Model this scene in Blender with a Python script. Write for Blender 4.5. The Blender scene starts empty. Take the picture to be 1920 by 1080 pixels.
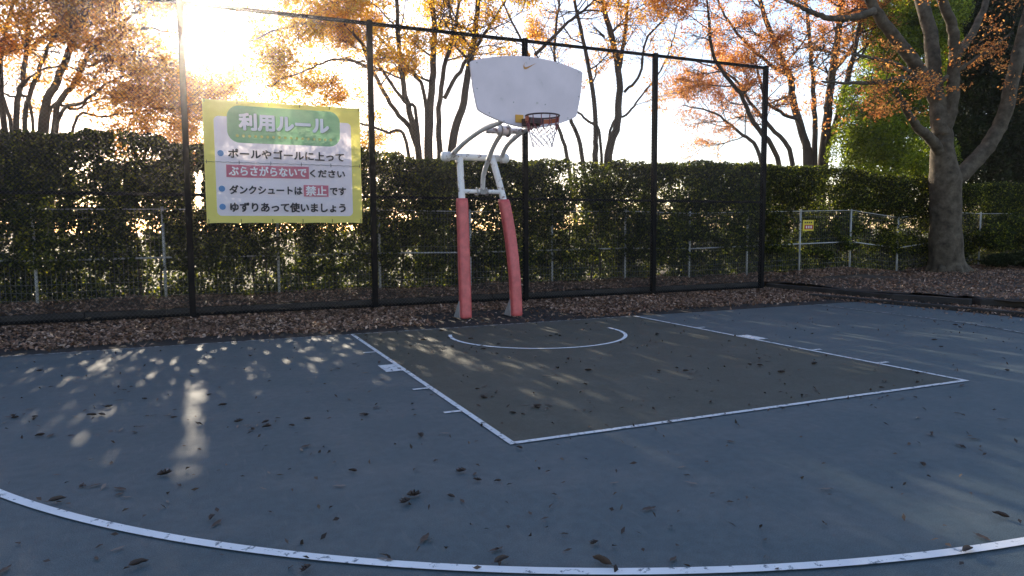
import bpy, math, random
import numpy as np
from mathutils import Vector, Matrix

# ------------------------------------------------------------------ camera, world, sun, exposure
sc = bpy.context.scene
COL = sc.collection
F, PITCH, ROLL, YAW = 1323.68, -0.0827, -0.0057, 0.4137
CAM = np.array([-4.374, -10.229, 1.505])
_cp, _sp = math.cos(PITCH), math.sin(PITCH)
FW = np.array([math.sin(YAW)*_cp, math.cos(YAW)*_cp, _sp])
_rt = np.array([math.cos(YAW), -math.sin(YAW), 0.0])
_up = np.cross(_rt, FW)
RT = _rt*math.cos(ROLL) + _up*math.sin(ROLL)
UP = -_rt*math.sin(ROLL) + _up*math.cos(ROLL)
cd = bpy.data.cameras.new('camera')
cd.sensor_width = 36.0
cd.lens = F/1920*36.0
cd.clip_start = 0.05
cd.clip_end = 3000
cam = bpy.data.objects.new('camera', cd)
cam.matrix_world = Matrix(((RT[0], UP[0], -FW[0], CAM[0]), (RT[1], UP[1], -FW[1], CAM[1]), (RT[2], UP[2], -FW[2], CAM[2]), (0, 0, 0, 1)))
COL.objects.link(cam)
sc.camera = cam

SUN_EL, SUN_AZ = math.radians(14.3), math.radians(0.7)
w = bpy.data.worlds.new('World'); sc.world = w
w.use_nodes = True
nt = w.node_tree
sky = nt.nodes.new('ShaderNodeTexSky')
sky.sky_type = 'NISHITA'
sky.sun_disc = False
sky.sun_elevation = SUN_EL
sky.sun_rotation = SUN_AZ
sky.air_density = 1.0
sky.dust_density = 0.4
sky.ozone_density = 1.6
bg = nt.nodes['Background']
bg.inputs['Strength'].default_value = 0.15
tint = nt.nodes.new('ShaderNodeMix'); tint.data_type = 'RGBA'; tint.blend_type = 'MULTIPLY'
tint.inputs[0].default_value = 1.0; tint.inputs[7].default_value = (1.10, .97, 1.0, 1)   # sky colour tinted to shift the white balance of its light
nt.links.new(sky.outputs[0], tint.inputs[6]); nt.links.new(tint.outputs[2], bg.inputs['Color'])

SUNV = Vector((math.sin(SUN_AZ)*math.cos(SUN_EL), math.cos(SUN_AZ)*math.cos(SUN_EL), math.sin(SUN_EL)))
ld = bpy.data.lights.new('sun', 'SUN')
ld.energy = 5.0
ld.angle = math.radians(0.6)
ld.color = (1.0, 0.86, 0.66)
sun = bpy.data.objects.new('sun', ld)
sun.rotation_euler = SUNV.to_track_quat('Z', 'Y').to_euler()
COL.objects.link(sun)

sc.view_settings.view_transform = 'Standard'
sc.view_settings.look = 'None'
sc.view_settings.gamma = 1
sc.view_settings.exposure = 1.12
sc.cycles.max_bounces = 8
sc.cycles.diffuse_bounces = 4
sc.cycles.transmission_bounces = 6
sc.cycles.transparent_max_bounces = 8
sc.cycles.sample_clamp_indirect = 6
sc.cycles.use_denoising = True

rng = np.random.default_rng(7)
random.seed(7)

# ------------------------------------------------------------------ helpers
def at(Y, x, y):
    """world point where the sight line through photograph pixel (x, y) meets the vertical plane at depth Y"""
    d = FW + RT*(x-960)/F - UP*(y-540)/F
    return CAM + d*((Y-CAM[1])/d[1])

def tag(o, label=None, cat=None, group=None, kind=None):
    if label: o['label'] = label
    if cat: o['category'] = cat
    if group: o['group'] = group
    if kind: o['kind'] = kind
    return o

def empty(name, loc=(0, 0, 0), rz=0):
    o = bpy.data.objects.new(name, None)
    o.location = loc; o.rotation_euler = (0, 0, rz)
    o.empty_display_size = 0.2
    COL.objects.link(o)
    return o

class MB:
    """collects vertices and faces and links them as one mesh object"""
    def __init__(s): s.v = []; s.f = []; s.n = 0; s.smooth = []
    def add(s, verts, faces, smooth=False):
        verts = np.asarray(verts, float)
        s.v.append(verts)
        for f in faces: s.f.append([i+s.n for i in f]); s.smooth.append(smooth)
        s.n += len(verts)
    def box(s, lo, hi):
        x0, y0, z0 = lo; x1, y1, z1 = hi
        s.add([(x0,y0,z0),(x1,y0,z0),(x1,y1,z0),(x0,y1,z0),(x0,y0,z1),(x1,y0,z1),(x1,y1,z1),(x0,y1,z1)],
              [(3,2,1,0),(4,5,6,7),(0,1,5,4),(1,2,6,5),(2,3,7,6),(3,0,4,7)])
    def tube(s, pts, rad, n=8, smooth=True, cap=True):
        pts = np.asarray(pts, float); k = len(pts)
        rad = np.broadcast_to(np.asarray(rad, float), (k,))
        T = np.gradient(pts, axis=0); T /= np.linalg.norm(T, axis=1)[:, None]+1e-12
        ref = np.array([0, 0, 1.0]) if abs(T[0][2]) < 0.9 else np.array([1.0, 0, 0])
        u = np.cross(ref, T[0]); u /= np.linalg.norm(u)
        V = []
        a = np.arange(n)*2*math.pi/n
        for i in range(k):
            u = u-T[i]*(u@T[i]); u /= np.linalg.norm(u)+1e-12
            vv = np.cross(T[i], u)
            V.append(pts[i]+rad[i]*(np.cos(a)[:, None]*u+np.sin(a)[:, None]*vv))
        fs = []
        for i in range(k-1):
            for j in range(n):
                fs.append((i*n+j, i*n+(j+1) % n, (i+1)*n+(j+1) % n, (i+1)*n+j))
        if cap:
            fs.append(tuple(range(n-1, -1, -1))); fs.append(tuple((k-1)*n+j for j in range(n)))
        s.add(np.concatenate(V), fs, smooth)
    def prism(s, outline, y0, y1):
        """outline of (x, z) points extruded from y0 (front) to y1"""
        n = len(outline)
        V = [(x, y0, z) for x, z in outline]+[(x, y1, z) for x, z in outline]
        s.add(V, [tuple(range(n)), tuple(range(2*n-1, n-1, -1))]+[(j, j+n, (j+1) % n+n, (j+1) % n) for j in range(n)])
    def build(s, name, mat, parent=None, bevel=0):
        me = bpy.data.meshes.new(name)
        me.from_pydata(np.concatenate(s.v).tolist() if s.v else [], [], s.f)
        me.polygons.foreach_set('use_smooth', s.smooth)
        me.materials.append(mat); me.update()
        o = bpy.data.objects.new(name, me); COL.objects.link(o)
        if parent: o.parent = parent
        if bevel:
            b = o.modifiers.new('bevel', 'BEVEL'); b.width = bevel; b.segments = 2; b.limit_method = 'ANGLE'
        return o

def quads(name, V, mat, parent=None, per=4):
    """V: (N*per, 3) vertices, one polygon per leaf"""
    V = np.ascontiguousarray(V, np.float32); n = len(V)//per
    me = bpy.data.meshes.new(name)
    me.vertices.add(len(V)); me.vertices.foreach_set('co', V.ravel())
    me.loops.add(len(V)); me.loops.foreach_set('vertex_index', np.arange(len(V), dtype=np.int32))
    me.polygons.add(n); me.polygons.foreach_set('loop_start', np.arange(n, dtype=np.int32)*per)
    me.polygons.foreach_set('loop_total', np.full(n, per, np.int32))
    me.materials.append(mat); me.update(calc_edges=True)
    o = bpy.data.objects.new(name, me); COL.objects.link(o)
    if parent: o.parent = parent
    return o

def unit(a): return a/(np.linalg.norm(a, axis=-1, keepdims=True)+1e-9)

def leaf_quads(P, L, W, up=0.6, droop=0.0):
    """rhombic leaves of length L and width W at points P; up: how level they lie"""
    n = len(P)
    nor = unit(rng.normal(size=(n, 3)) + np.array([0, 0, up*2.2]))
    d = rng.normal(size=(n, 3)); d[:, 2] -= droop
    u = unit(d - nor*(d*nor).sum(1)[:, None]); v = np.cross(nor, u)
    L = (L*rng.uniform(.65, 1.25, n))[:, None]; W = (W*rng.uniform(.65, 1.25, n))[:, None]
    Q = np.stack([P-u*L*.5, P-u*L*.05+v*W*.5+nor*W*.12, P+u*L*.5, P-u*L*.05-v*W*.5+nor*W*.12], 1)
    return Q.reshape(-1, 3)

_perm = np.random.default_rng(3).random((64, 64, 64))
def vnoise(P, s):
    """smooth lattice noise 0..1"""
    q = np.asarray(P)*s; i = np.floor(q).astype(int); f = q-i; f = f*f*(3-2*f)
    r = 0
    for a in (0, 1):
        for b in (0, 1):
            for c in (0, 1):
                wgt = (f[:, 0] if a else 1-f[:, 0])*(f[:, 1] if b else 1-f[:, 1])*(f[:, 2] if c else 1-f[:, 2])
                r = r+wgt*_perm[(i[:, 0]+a) % 64, (i[:, 1]+b) % 64, (i[:, 2]+c) % 64]
    return r

# ------------------------------------------------------------------ materials
def new_mat(name):
    m = bpy.data.materials.new(name); m.use_nodes = True
    t = m.node_tree; b = t.nodes['Principled BSDF']
    return m, t, b
def N(t, kind, **kw):
    n = t.nodes.new(kind)
    for k, v in kw.items(): setattr(n, k, v)
    return n
def ramp(t, stops, src):
    r = N(t, 'ShaderNodeValToRGB')
    e = r.color_ramp.elements
    while len(e) < len(stops): e.new(0.5)
    for i, (p, c) in enumerate(stops):
        e[i].position = p; e[i].color = (*c, 1)
    t.links.new(src, r.inputs[0])
    return r.outputs[0]
def noise_out(t, scale, detail=4, rough=.55):
    co = N(t, 'ShaderNodeTexCoord'); n = N(t, 'ShaderNodeTexNoise')
    n.inputs['Scale'].default_value = scale; n.inputs['Detail'].default_value = detail; n.inputs['Roughness'].default_value = rough
    t.links.new(co.outputs['Object'], n.inputs['Vector'])
    return n.outputs[0]
def mixc(t, a, b, fac, mode='MIX'):
    m = N(t, 'ShaderNodeMix', data_type='RGBA', blend_type=mode)
    for k, s in ((6, a), (7, b), (0, fac)):
        if isinstance(s, (int, float)): m.inputs[k].default_value = s
        elif isinstance(s, tuple): m.inputs[k].default_value = (*s, 1)
        else: t.links.new(s, m.inputs[k])
    return m.outputs[2]
def bump(t, b, src, strength, dist=.01):
    n = N(t, 'ShaderNodeBump'); n.inputs['Strength'].default_value = strength; n.inputs['Distance'].default_value = dist
    t.links.new(src, n.inputs['Height']); t.links.new(n.outputs[0], b.inputs['Normal'])

def mottled(name, c1, c2, scale, rough=.8, bump_s=0, fine=0, spec=.3, metallic=0):
    m, t, b = new_mat(name)
    col = ramp(t, [(.3, c1), (.7, c2)], noise_out(t, scale))
    if fine:
        col = mixc(t, col, ramp(t, [(.35, (.55, .55, .55)), (.65, (1, 1, 1))], noise_out(t, fine, 2)), .5, 'MULTIPLY')
    t.links.new(col, b.inputs['Base Color'])
    b.inputs['Roughness'].default_value = rough
    b.inputs['Specular IOR Level'].default_value = spec
    b.inputs['Metallic'].default_value = metallic
    if bump_s: bump(t, b, noise_out(t, fine or scale*8, 3), bump_s)
    return m

def leaf_mat(name, stops, trans=.45, rough=.5, spec=.3, tint=(1.0, .85, .5), boost=1.0):
    m, t, b = new_mat(name)
    g = N(t, 'ShaderNodeNewGeometry')
    col = ramp(t, stops, g.outputs['Random Per Island'])
    col = mixc(t, col, ramp(t, [(.35, (.5, .5, .5)), (.65, (1.15, 1.15, 1.15))], noise_out(t, .55, 2)), .6, 'MULTIPLY')
    t.links.new(col, b.inputs['Base Color'])
    b.inputs['Roughness'].default_value = rough; b.inputs['Specular IOR Level'].default_value = spec
    tr = N(t, 'ShaderNodeBsdfTranslucent')
    t.links.new(mixc(t, col, tuple(x*boost for x in tint), 1.0, 'MULTIPLY'), tr.inputs['Color'])
    mx = N(t, 'ShaderNodeMixShader'); mx.inputs[0].default_value = trans
    t.links.new(b.outputs[0], mx.inputs[1]); t.links.new(tr.outputs[0], mx.inputs[2])
    t.links.new(mx.outputs[0], t.nodes['Material Output'].inputs[0])
    return m

M = {}
def court_mat(name, c1, c2, dust):
    m, t, b = new_mat(name)
    col = ramp(t, [(.25, c1), (.75, c2)], noise_out(t, .7, 3))
    col = mixc(t, col, dust, ramp(t, [(.45, (0, 0, 0)), (.75, (.55, .55, .55))], noise_out(t, 1.9, 6, .65)))
    col = mixc(t, col, ramp(t, [(.3, (.82, .82, .82)), (.7, (1.12, 1.12, 1.12))], noise_out(t, 14, 4, .6)), .8, 'MULTIPLY')
    g = noise_out(t, 170, 2)
    col = mixc(t, col, ramp(t, [(.35, (.55, .55, .55)), (.65, (1.3, 1.3, 1.3))], g), .75, 'MULTIPLY')
    # long thin scuffs
    co = N(t, 'ShaderNodeTexCoord'); mp = N(t, 'ShaderNodeMapping'); mp.inputs['Scale'].default_value = (5, .6, 1); mp.inputs['Rotation'].default_value = (0, 0, .7)
    n2 = N(t, 'ShaderNodeTexNoise'); n2.inputs['Scale'].default_value = 5; n2.inputs['Detail'].default_value = 6
    t.links.new(co.outputs['Object'], mp.inputs[0]); t.links.new(mp.outputs[0], n2.inputs['Vector'])
    col = mixc(t, col, dust, ramp(t, [(.62, (0, 0, 0)), (.68, (.25, .25, .25))], n2.outputs[0]))
    t.links.new(col, b.inputs['Base Color'])
    b.inputs['Roughness'].default_value = .62; b.inputs['Specular IOR Level'].default_value = .3
    bump(t, b, g, .5, .006)
    return m
M['court_blue'] = court_mat('court_blue', (.074, .108, .121), (.090, .124, .136), (.155, .168, .168))
M['court_key'] = court_mat('court_key', (.060, .069, .055), (.075, .084, .068), (.112, .122, .106))
M['asphalt'] = mottled('asphalt', (.022, .021, .021), (.036, .034, .032), 1.5, .9, .4, 120)
M['earth'] = mottled('earth', (.055, .040, .030), (.10, .075, .055), 2.0, .95, .5, 40)
M['field'] = mottled('field', (.22, .16, .09), (.16, .16, .06), .4, .95, .4, 30)
M['concrete'] = mottled('concrete', (.030, .027, .025), (.06, .054, .05), 2.5, .9, .4, 60)
M['black_steel'] = mottled('black_steel', (.005, .005, .0055), (.009, .009, .0095), 6, .7, 0, 0, .08)
M['wire'] = mottled('wire', (.014, .014, .014), (.024, .024, .024), 6, .35, 0, 0, .6)
M['white_wire'] = mottled('white_wire', (.15, .155, .15), (.24, .245, .24), 3, .6)
M['white_post'] = mottled('white_post', (.32, .33, .32), (.48, .49, .48), 5, .6)
M['bark_dark'] = mottled('bark_dark', (.04, .03, .025), (.085, .065, .052), 3, .9, .5, 25)
M['bark_gray'] = mottled('bark_gray', (.036, .028, .019), (.145, .120, .086), 5, .92, 1.0, 16)
def worn_paint(name, base, under, amount, scale, rough):
    m, t, b = new_mat(name)
    n = noise_out(t, scale, 8, .7)
    col = ramp(t, [(amount, under), (amount+.05, base)], n)
    col = mixc(t, col, ramp(t, [(.3, (.8, .8, .8)), (.7, (1, 1, 1))], noise_out(t, 3)), .6, 'MULTIPLY')
    t.links.new(col, b.inputs['Base Color']); b.inputs['Roughness'].default_value = rough
    bump(t, b, n, .15, .004)
    return m
M['line'] = worn_paint('line', (.86, .87, .87), (.20, .23, .25), .37, 16, .7)
M['line_lane'] = worn_paint('line_lane', (.74, .75, .75), (.15, .17, .18), .40, 18, .7)
M['line_worn'] = worn_paint('line_worn', (.40, .41, .41), (.06, .065, .07), .47, 14, .7)
M['worn_white'] = worn_paint('worn_white', (.85, .84, .83), (.26, .19, .17), .40, 9, .5)
M['arm_white'] = worn_paint('arm_white', (.72, .70, .68), (.35, .28, .26), .36, 7, .45)
M['board'] = worn_paint('board', (.81, .70, .73), (.62, .55, .53), .30, 6, .55)
M['pad'] = mottled('pad', (.56, .10, .10), (.66, .135, .13), 4, .42, .015, 12, .5)
M['rim'] = mottled('rim', (.42, .09, .035), (.55, .14, .05), 8, .5)
M['rim_ring'] = mottled('rim_ring', (.05, .028, .028), (.09, .045, .04), 10, .5)
M['plate'] = mottled('plate', (.62, .30, .04), (.70, .37, .06), 8, .5)
M['gold'] = mottled('gold', (.50, .22, .05), (.58, .28, .07), 10, .5)
M['net_red'] = mottled('net_red', (.18, .045, .05), (.28, .09, .10), 20, .8)
M['net_white'] = mottled('net_white', (.20, .17, .28), (.34, .30, .42), 20, .8)
M['steel'] = mottled('steel', (.25, .24, .23), (.40, .39, .38), 10, .5)
M['hedge'] = leaf_mat('hedge', [(0, (.012, .019, .007)), (.5, (.022, .035, .011)), (.75, (.05, .07, .016)), (.88, (.12, .15, .025)), (1, (.32, .33, .05))], .48, .5, .22, (1.15, 1.1, .35), 2.0)  # brightest stops paint backlit specks into some of the leaves
M['orange'] = leaf_mat('orange', [(0, (.42, .20, .06)), (.35, (.62, .33, .09)), (.7, (.74, .46, .12)), (1, (.78, .55, .14))], .75, .6, .2, (1, .85, .5), 1.5)
M['yellow'] = leaf_mat('yellow', [(0, (.44, .23, .04)), (.35, (.66, .39, .05)), (.75, (.78, .54, .08)), (1, (.60, .54, .08))], .75, .6, .2, (1, .9, .5), 1.5)
M['red'] = leaf_mat('red', [(0, (.34, .14, .06)), (.4, (.54, .26, .10)), (.8, (.67, .38, .15)), (1, (.72, .46, .16))], .72, .6, .2, (1, .85, .6), 1.5)
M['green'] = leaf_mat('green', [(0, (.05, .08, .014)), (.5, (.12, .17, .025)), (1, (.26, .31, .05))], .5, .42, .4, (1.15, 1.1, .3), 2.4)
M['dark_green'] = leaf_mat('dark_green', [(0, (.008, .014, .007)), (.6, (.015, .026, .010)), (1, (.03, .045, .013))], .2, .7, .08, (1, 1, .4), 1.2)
M['litter'] = leaf_mat('litter', [(0, (.08, .048, .032)), (.4, (.25, .145, .095)), (.8, (.43, .27, .185)), (1, (.58, .42, .31))], .12, .7, .3, (1, .8, .6))
M['dry_leaf'] = leaf_mat('dry_leaf', [(0, (.030, .021, .016)), (.5, (.065, .044, .033)), (1, (.13, .095, .072))], .12, .6, .4, (1, .8, .6))
M['pale_leaf'] = leaf_mat('pale_leaf', [(0, (.17, .14, .12)), (1, (.28, .235, .20))], .12, .6, .4, (1, .8, .6))

def cloth_mat(name, col, trans):
    m, t, b = new_mat(name)
    b.inputs['Roughness'].default_value = .6
    cc = N(t, 'ShaderNodeRGB'); cc.outputs[0].default_value = (*col, 1)
    c = mixc(t, cc.outputs[0], ramp(t, [(.3, (.85, .85, .85)), (.7, (1, 1, 1))], noise_out(t, 3)), .7, 'MULTIPLY')
    t.links.new(c, b.inputs['Base Color'])
    tr = N(t, 'ShaderNodeBsdfTranslucent'); t.links.new(c, tr.inputs['Color'])
    mx = N(t, 'ShaderNodeMixShader'); mx.inputs[0].default_value = trans
    t.links.new(b.outputs[0], mx.inputs[1]); t.links.new(tr.outputs[0], mx.inputs[2])
    t.links.new(mx.outputs[0], t.nodes['Material Output'].inputs[0])
    return m
M['ink'] = cloth_mat('ink', (.025, .022, .03), .1)
M['ink_white'] = cloth_mat('ink_white', (.95, .91, .93), .15)
M['ink_red'] = cloth_mat('ink_red', (.66, .19, .26), .25)
M['ink_blue'] = cloth_mat('ink_blue', (.16, .36, .66), .4)
M['ink_yellow'] = cloth_mat('ink_yellow', (.85, .74, .25), .25)
M['ink_shade'] = cloth_mat('ink_shade', (.15, .30, .16), .25)
M['sign_yellow'] = mottled('sign_yellow', (.60, .46, .04), (.70, .55, .06), 10, .6)
M['sign_red'] = mottled('sign_red', (.35, .04, .03), (.42, .05, .04), 10, .6)
M['sign_ink'] = mottled('sign_ink', (.05, .04, .03), (.07, .06, .04), 10, .6)
M['sign_white'] = mottled('sign_white', (.65, .62, .58), (.72, .70, .66), 10, .6)

def banner_mat():
    """yellow cloth, white rounded panel and green header patch, from the cloth's own coordinates"""
    m, t, b = new_mat('banner')
    co = N(t, 'ShaderNodeTexCoord'); sx = N(t, 'ShaderNodeSeparateXYZ')
    t.links.new(co.outputs['Object'], sx.inputs[0])
    def math_(op, a, b_=None):
        n = N(t, 'ShaderNodeMath', operation=op)
        for i, s in enumerate((a, b_)):
            if s is None: continue
            if isinstance(s, (int, float)): n.inputs[i].default_value = s
            else: t.links.new(s, n.inputs[i])
        return n.outputs[0]
    def rrect(x0, x1, z0, z1, r):
        qx = math_('MAXIMUM', math_('SUBTRACT', math_('ABSOLUTE', math_('SUBTRACT', sx.outputs[0], (x0+x1)/2)), (x1-x0)/2-r), 0)
        qz = math_('MAXIMUM', math_('SUBTRACT', math_('ABSOLUTE', math_('SUBTRACT', sx.outputs[2], (z0+z1)/2)), (z1-z0)/2-r), 0)
        return math_('LESS_THAN', math_('SQRT', math_('ADD', math_('MULTIPLY', qx, qx), math_('MULTIPLY', qz, qz))), r)
    c = mixc(t, (.90, .80, .20), (.95, .87, .92), rrect(-4.10, -1.77, 1.77, 3.47, .08))
    c = mixc(t, c, (.24, .46, .26), rrect(-3.89, -1.97, 3.03, 3.66, .2))
    c = mixc(t, c, ramp(t, [(.3, (.93, .93, .93)), (.7, (1, 1, 1))], noise_out(t, 2.5)), .8, 'MULTIPLY')
    t.links.new(c, b.inputs['Base Color']); b.inputs['Roughness'].default_value = .55
    tr = N(t, 'ShaderNodeBsdfTranslucent'); t.links.new(c, tr.inputs['Color'])
    mx = N(t, 'ShaderNodeMixShader'); mx.inputs[0].default_value = .30
    t.links.new(b.outputs[0], mx.inputs[1]); t.links.new(tr.outputs[0], mx.inputs[2])
    t.links.new(mx.outputs[0], t.nodes['Material Output'].inputs[0])
    bump(t, b, noise_out(t, 4, 4), .45, .04)
    return m
M['banner'] = banner_mat()

# ------------------------------------------------------------------ ground, bank, kerbs, court
def sheet(name, outline, z, mat, kind='structure'):
    mb = MB(); mb.add([(x, y, z) for x, y in outline], [tuple(range(len(outline)))])
    return tag(mb.build(name, mat), kind=kind)
sheet('ground', [(-900, -300), (900, -300), (900, 1500), (-900, 1500)], -0.008, M['field'])
sheet('asphalt_apron', [(-40, -40), (12.5, -40), (12.5, 3.45), (-40, 3.45)], -0.004, M['asphalt'])
court_outline = [(-8.6, 0.03), (-8.6, -16), (8.0, -16), (8.0, 0.03)]
sheet('court_surface', court_outline, 0.0, M['court_blue'])
sheet('key_surface', [(-2.43, -0.02), (-2.43, -5.78), (2.43, -5.78), (2.43, -0.02)], 0.004, M['court_key'])

def strip(mb, pts, width, z=0.008):
    pts = np.asarray(pts, float)
    T = unit(np.gradient(pts, axis=0)); Nn = np.stack([-T[:, 1], T[:, 0]], 1)
    a = pts+Nn*width/2; b = pts-Nn*width/2
    k = len(pts)
    V = [(x, y, z) for x, y in a]+[(x, y, z) for x, y in b]
    mb.add(V, [(i, i+k, i+k+1, i+1) for i in range(k-1)])
def marking(name, build_fn, mat='line'):
    mb = MB(); build_fn(mb); return tag(mb.build(name, M[mat]), kind='structure')
def lane(mb):
    strip(mb, [(-2.425, -.025), (-2.425, -5.75)], .05)
    strip(mb, [(2.425, -.025), (2.425, -5.75)], .05)
    strip(mb, [(-2.45, -5.775), (2.45, -5.775)], .05)
    for s in (-1, 1):
        for y in (-1.64, -3.85, -4.78):
            mb.add([(s*2.453, y-.025, .008), (s*2.60, y-.025, .008), (s*2.60, y+.025, .008), (s*2.453, y+.025, .008)], [(0, 1, 2, 3)] if s > 0 else [(3, 2, 1, 0)])
        mb.add([(s*2.453, -2.93, .008), (s*2.63, -2.93, .008), (s*2.63, -2.53, .008), (s*2.453, -2.53, .008)], [(0, 1, 2, 3)] if s > 0 else [(3, 2, 1, 0)])
marking('lane_marking', lane, 'line_lane')
marking('baseline_marking', lambda mb: strip(mb, [(-8.6, .0), (2.45, .0)], .045, .006), 'line_worn')
def arc3(mb):
    a = np.linspace(math.radians(180+12.2), math.radians(325), 130)
    pts = [(-6.6, -.7), (-6.6, -1.5)]+[(6.70*math.cos(x), -1.575+6.70*math.sin(x)) for x in a]
    strip(mb, pts, .06, .009)
def corner3(mb):
    a = np.linspace(math.radians(325.1), math.radians(360-12.2), 24)
    strip(mb, [(6.70*math.cos(x), -1.575+6.70*math.sin(x)) for x in a]+[(6.6, -2.2), (6.6, -.9), (6.6, -.03)], .05, .009)
marking('three_point_marking', arc3)
marking('corner_marking', corner3, 'line_worn')
def nocharge(mb):
    a = np.linspace(math.radians(158), math.radians(365), 60)
    strip(mb, [(1.25*math.cos(x), -1.17+1.25*math.sin(x)) for x in a], .05, .0095)
marking('restricted_arc_marking', nocharge)

def hgt(x, y):
    """height of the raised bank behind the kerbs"""
    x = np.asarray(x, float); y = np.asarray(y, float)
    base = .15+.09*np.clip((y-3.5)/1.0, 0, 1)
    bump_ = .09*np.exp(-((x-12.0)/1.4)**2)-.10*np.exp(-((x-15.0)/1.0)**2)+.06*np.exp(-((x-17)/1.4)**2-((y-4)/1.2)**2)
    z = base+bump_*np.clip((y-2)/2, 0, 1)+.02*np.sin(x*1.7+y*2.3)+.015*np.sin(x*4.1-y*1.3)
    return z*np.clip(1-(y-7)/3, 0, 1)
def in_bank(x, y):
    edge = np.where(y > 2.6, -99, 8.62+np.clip(.0-y, 0, 9)*.28)
    return ((y > 3.5) | (x > edge+.15))
def bank():
    xs = np.arange(-16, 40.01, .25); ys = np.arange(-9, 10.6, .15)
    mb = MB(); idx = {}; V = []; Fs = []
    for i, x in enumerate(xs):
        for j, y in enumerate(ys):
            ok = (y > 3.47) or (x > 8.66+max(0, -y)*.28)
            if ok: idx[i, j] = len(V); V.append((x, y, float(hgt(x, y))-.001))
    for (i, j), a in idx.items():
        b, c, d = idx.get((i+1, j)), idx.get((i+1, j+1)), idx.get((i, j+1))
        if b is not None and c is not None and d is not None: Fs.append((a, b, c, d))
    mb.add(V, Fs, True)
    return tag(mb.build('earth_bank', M['earth']), kind='structure')
bank()
def kerb(name, pts, wdt, h, z0=-.05):
    mb = MB()
    for (x0, y0), (x1, y1) in zip(pts[:-1], pts[1:]):
        L = math.hypot(x1-x0, y1-y0); k = max(1, round(L/1.2))
        for i in range(k):
            a, b = i/k, (i+1)/k-.008/L
            p = np.array([x0+(x1-x0)*a, y0+(y1-y0)*a]); q = np.array([x0+(x1-x0)*b, y0+(y1-y0)*b])
            n = np.array([-(q-p)[1], (q-p)[0]]); n = n/np.linalg.norm(n)*wdt
            hh = h+random.uniform(-.006, .006)
            mb.add([(*p, z0), (*q, z0), (*(q+n), z0), (*(p+n), z0), (*p, hh), (*q, hh), (*(q+n), hh), (*(p+n), hh)],
                   [(3, 2, 1, 0), (4, 5, 6, 7), (0, 1, 5, 4), (1, 2, 6, 5), (2, 3, 7, 6), (3, 0, 4, 7)])
    return tag(mb.build(name, M['concrete'], bevel=.012), kind='structure')
kerb('rear_kerb', [(-16, 3.36), (8.5, 3.36)], .15, .16)
kerb('side_kerb', [(8.95, -1.5), (8.6, -.1), (8.52, 3.36)][::1], -.15, .13)
kerb('low_kerb', [(8.7, -9.0), (8.25, -3.5), (7.95, -.6), (7.7, 1.2)], -.14, .07)

mb = MB(); mb.box((-.62, -.30, 0), (.62, .30, .15))
cb = mb.build('concrete_block', M['concrete'], bevel=.03)
cb.location = (9.75, -1.75, .0); cb.rotation_euler = (0, 0, math.radians(-35))
tag(cb, 'low dark concrete block set across the kerb line by the leaf covered bank', 'concrete block')

# leaf litter
def litter(name, P, L, W, mat, upz=1.1):
    n = len(P)
    nor = unit(rng.normal(size=(n, 3))*.55+np.array([0, 0, upz])); d = rng.normal(size=(n, 3))
    u = unit(d-nor*(d*nor).sum(1)[:, None]); v = np.cross(nor, u)
    L = (L*rng.uniform(.6, 1.3, n))[:, None]; W = (W*rng.uniform(.6, 1.3, n))[:, None]
    c = rng.uniform(.1, .5, n)[:, None]*W
    Q = np.stack([P-u*L*.5, P-u*L*.1-v*W*.5+nor*c, P+u*L*.5+nor*c*.6, P-u*L*.05+v*W*.5+nor*c], 1)
    return tag(quads(name, Q.reshape(-1, 3), mat), kind='stuff')
def scatter(n, x0, x1, y0, y1, keep=None):
    x = rng.uniform(x0, x1, n); y = rng.uniform(y0, y1, n)
    if keep is not None:
        k = keep(x, y); x, y = x[k], y[k]
    return x, y
def zone_flat(x, y):
    P = np.stack([x, y, x*0], 1)
    edge = .16+.35*vnoise(P, .7)-.25*(x > -1)*(x < 2.5)
    pad = (x > -1.0) & (x < 1.6) & (y < 1.7+.3*vnoise(P, 1.5))
    dens = np.where(pad, .10, np.clip((y-edge)/.25+.06, 0.02, 1))
    dens = dens*np.where((x > 7.3) & (y < .9), .35, 1)
    return (rng.random(len(x)) < dens*(.55+.6*vnoise(P, 2.2)))
x, y = scatter(34000, -9, 8.5, .02, 3.36, zone_flat)
litter('leaf_litter', np.stack([x, y, rng.uniform(.004, .035, len(x))], 1), .075, .034, M['litter'])
def zone_bank(x, y):
    e = 8.70+np.clip(-y, 0, 20)*.28
    return ((y > 3.36) | (x > e)) & (rng.random(len(x)) < .5+.6*vnoise(np.stack([x, y, x*0], 1), 1.3))
x, y = scatter(36000, -10, 24, 3.34, 5.6, zone_bank)
x2, y2 = scatter(30000, 8.6, 26, -6, 3.5, zone_bank)
x, y = np.r_[x, x2], np.r_[y, y2]
litter('bank_leaf_litter', np.stack([x, y, np.where(y < 3.52, .163, hgt(x, y))+rng.uniform(.004, .03, len(x))], 1), .075, .034, M['litter'])
x, y = scatter(26000, 7.4, 9.4, -7, 3.3, lambda x, y: (x < 8.55+np.clip(-y, 0, 9)*.26) & (rng.random(len(x)) < np.clip(.9-.55*np.abs(x-8.35-np.clip(-y, 0, 9)*.15)/.5, .04, 1)*vnoise(np.stack([x, y, x*0], 1), 1.1)*1.3))
litter('kerbside_leaf_litter', np.stack([x, y, rng.uniform(.006, .03, len(x))], 1), .075, .034, M['litter'])

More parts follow.
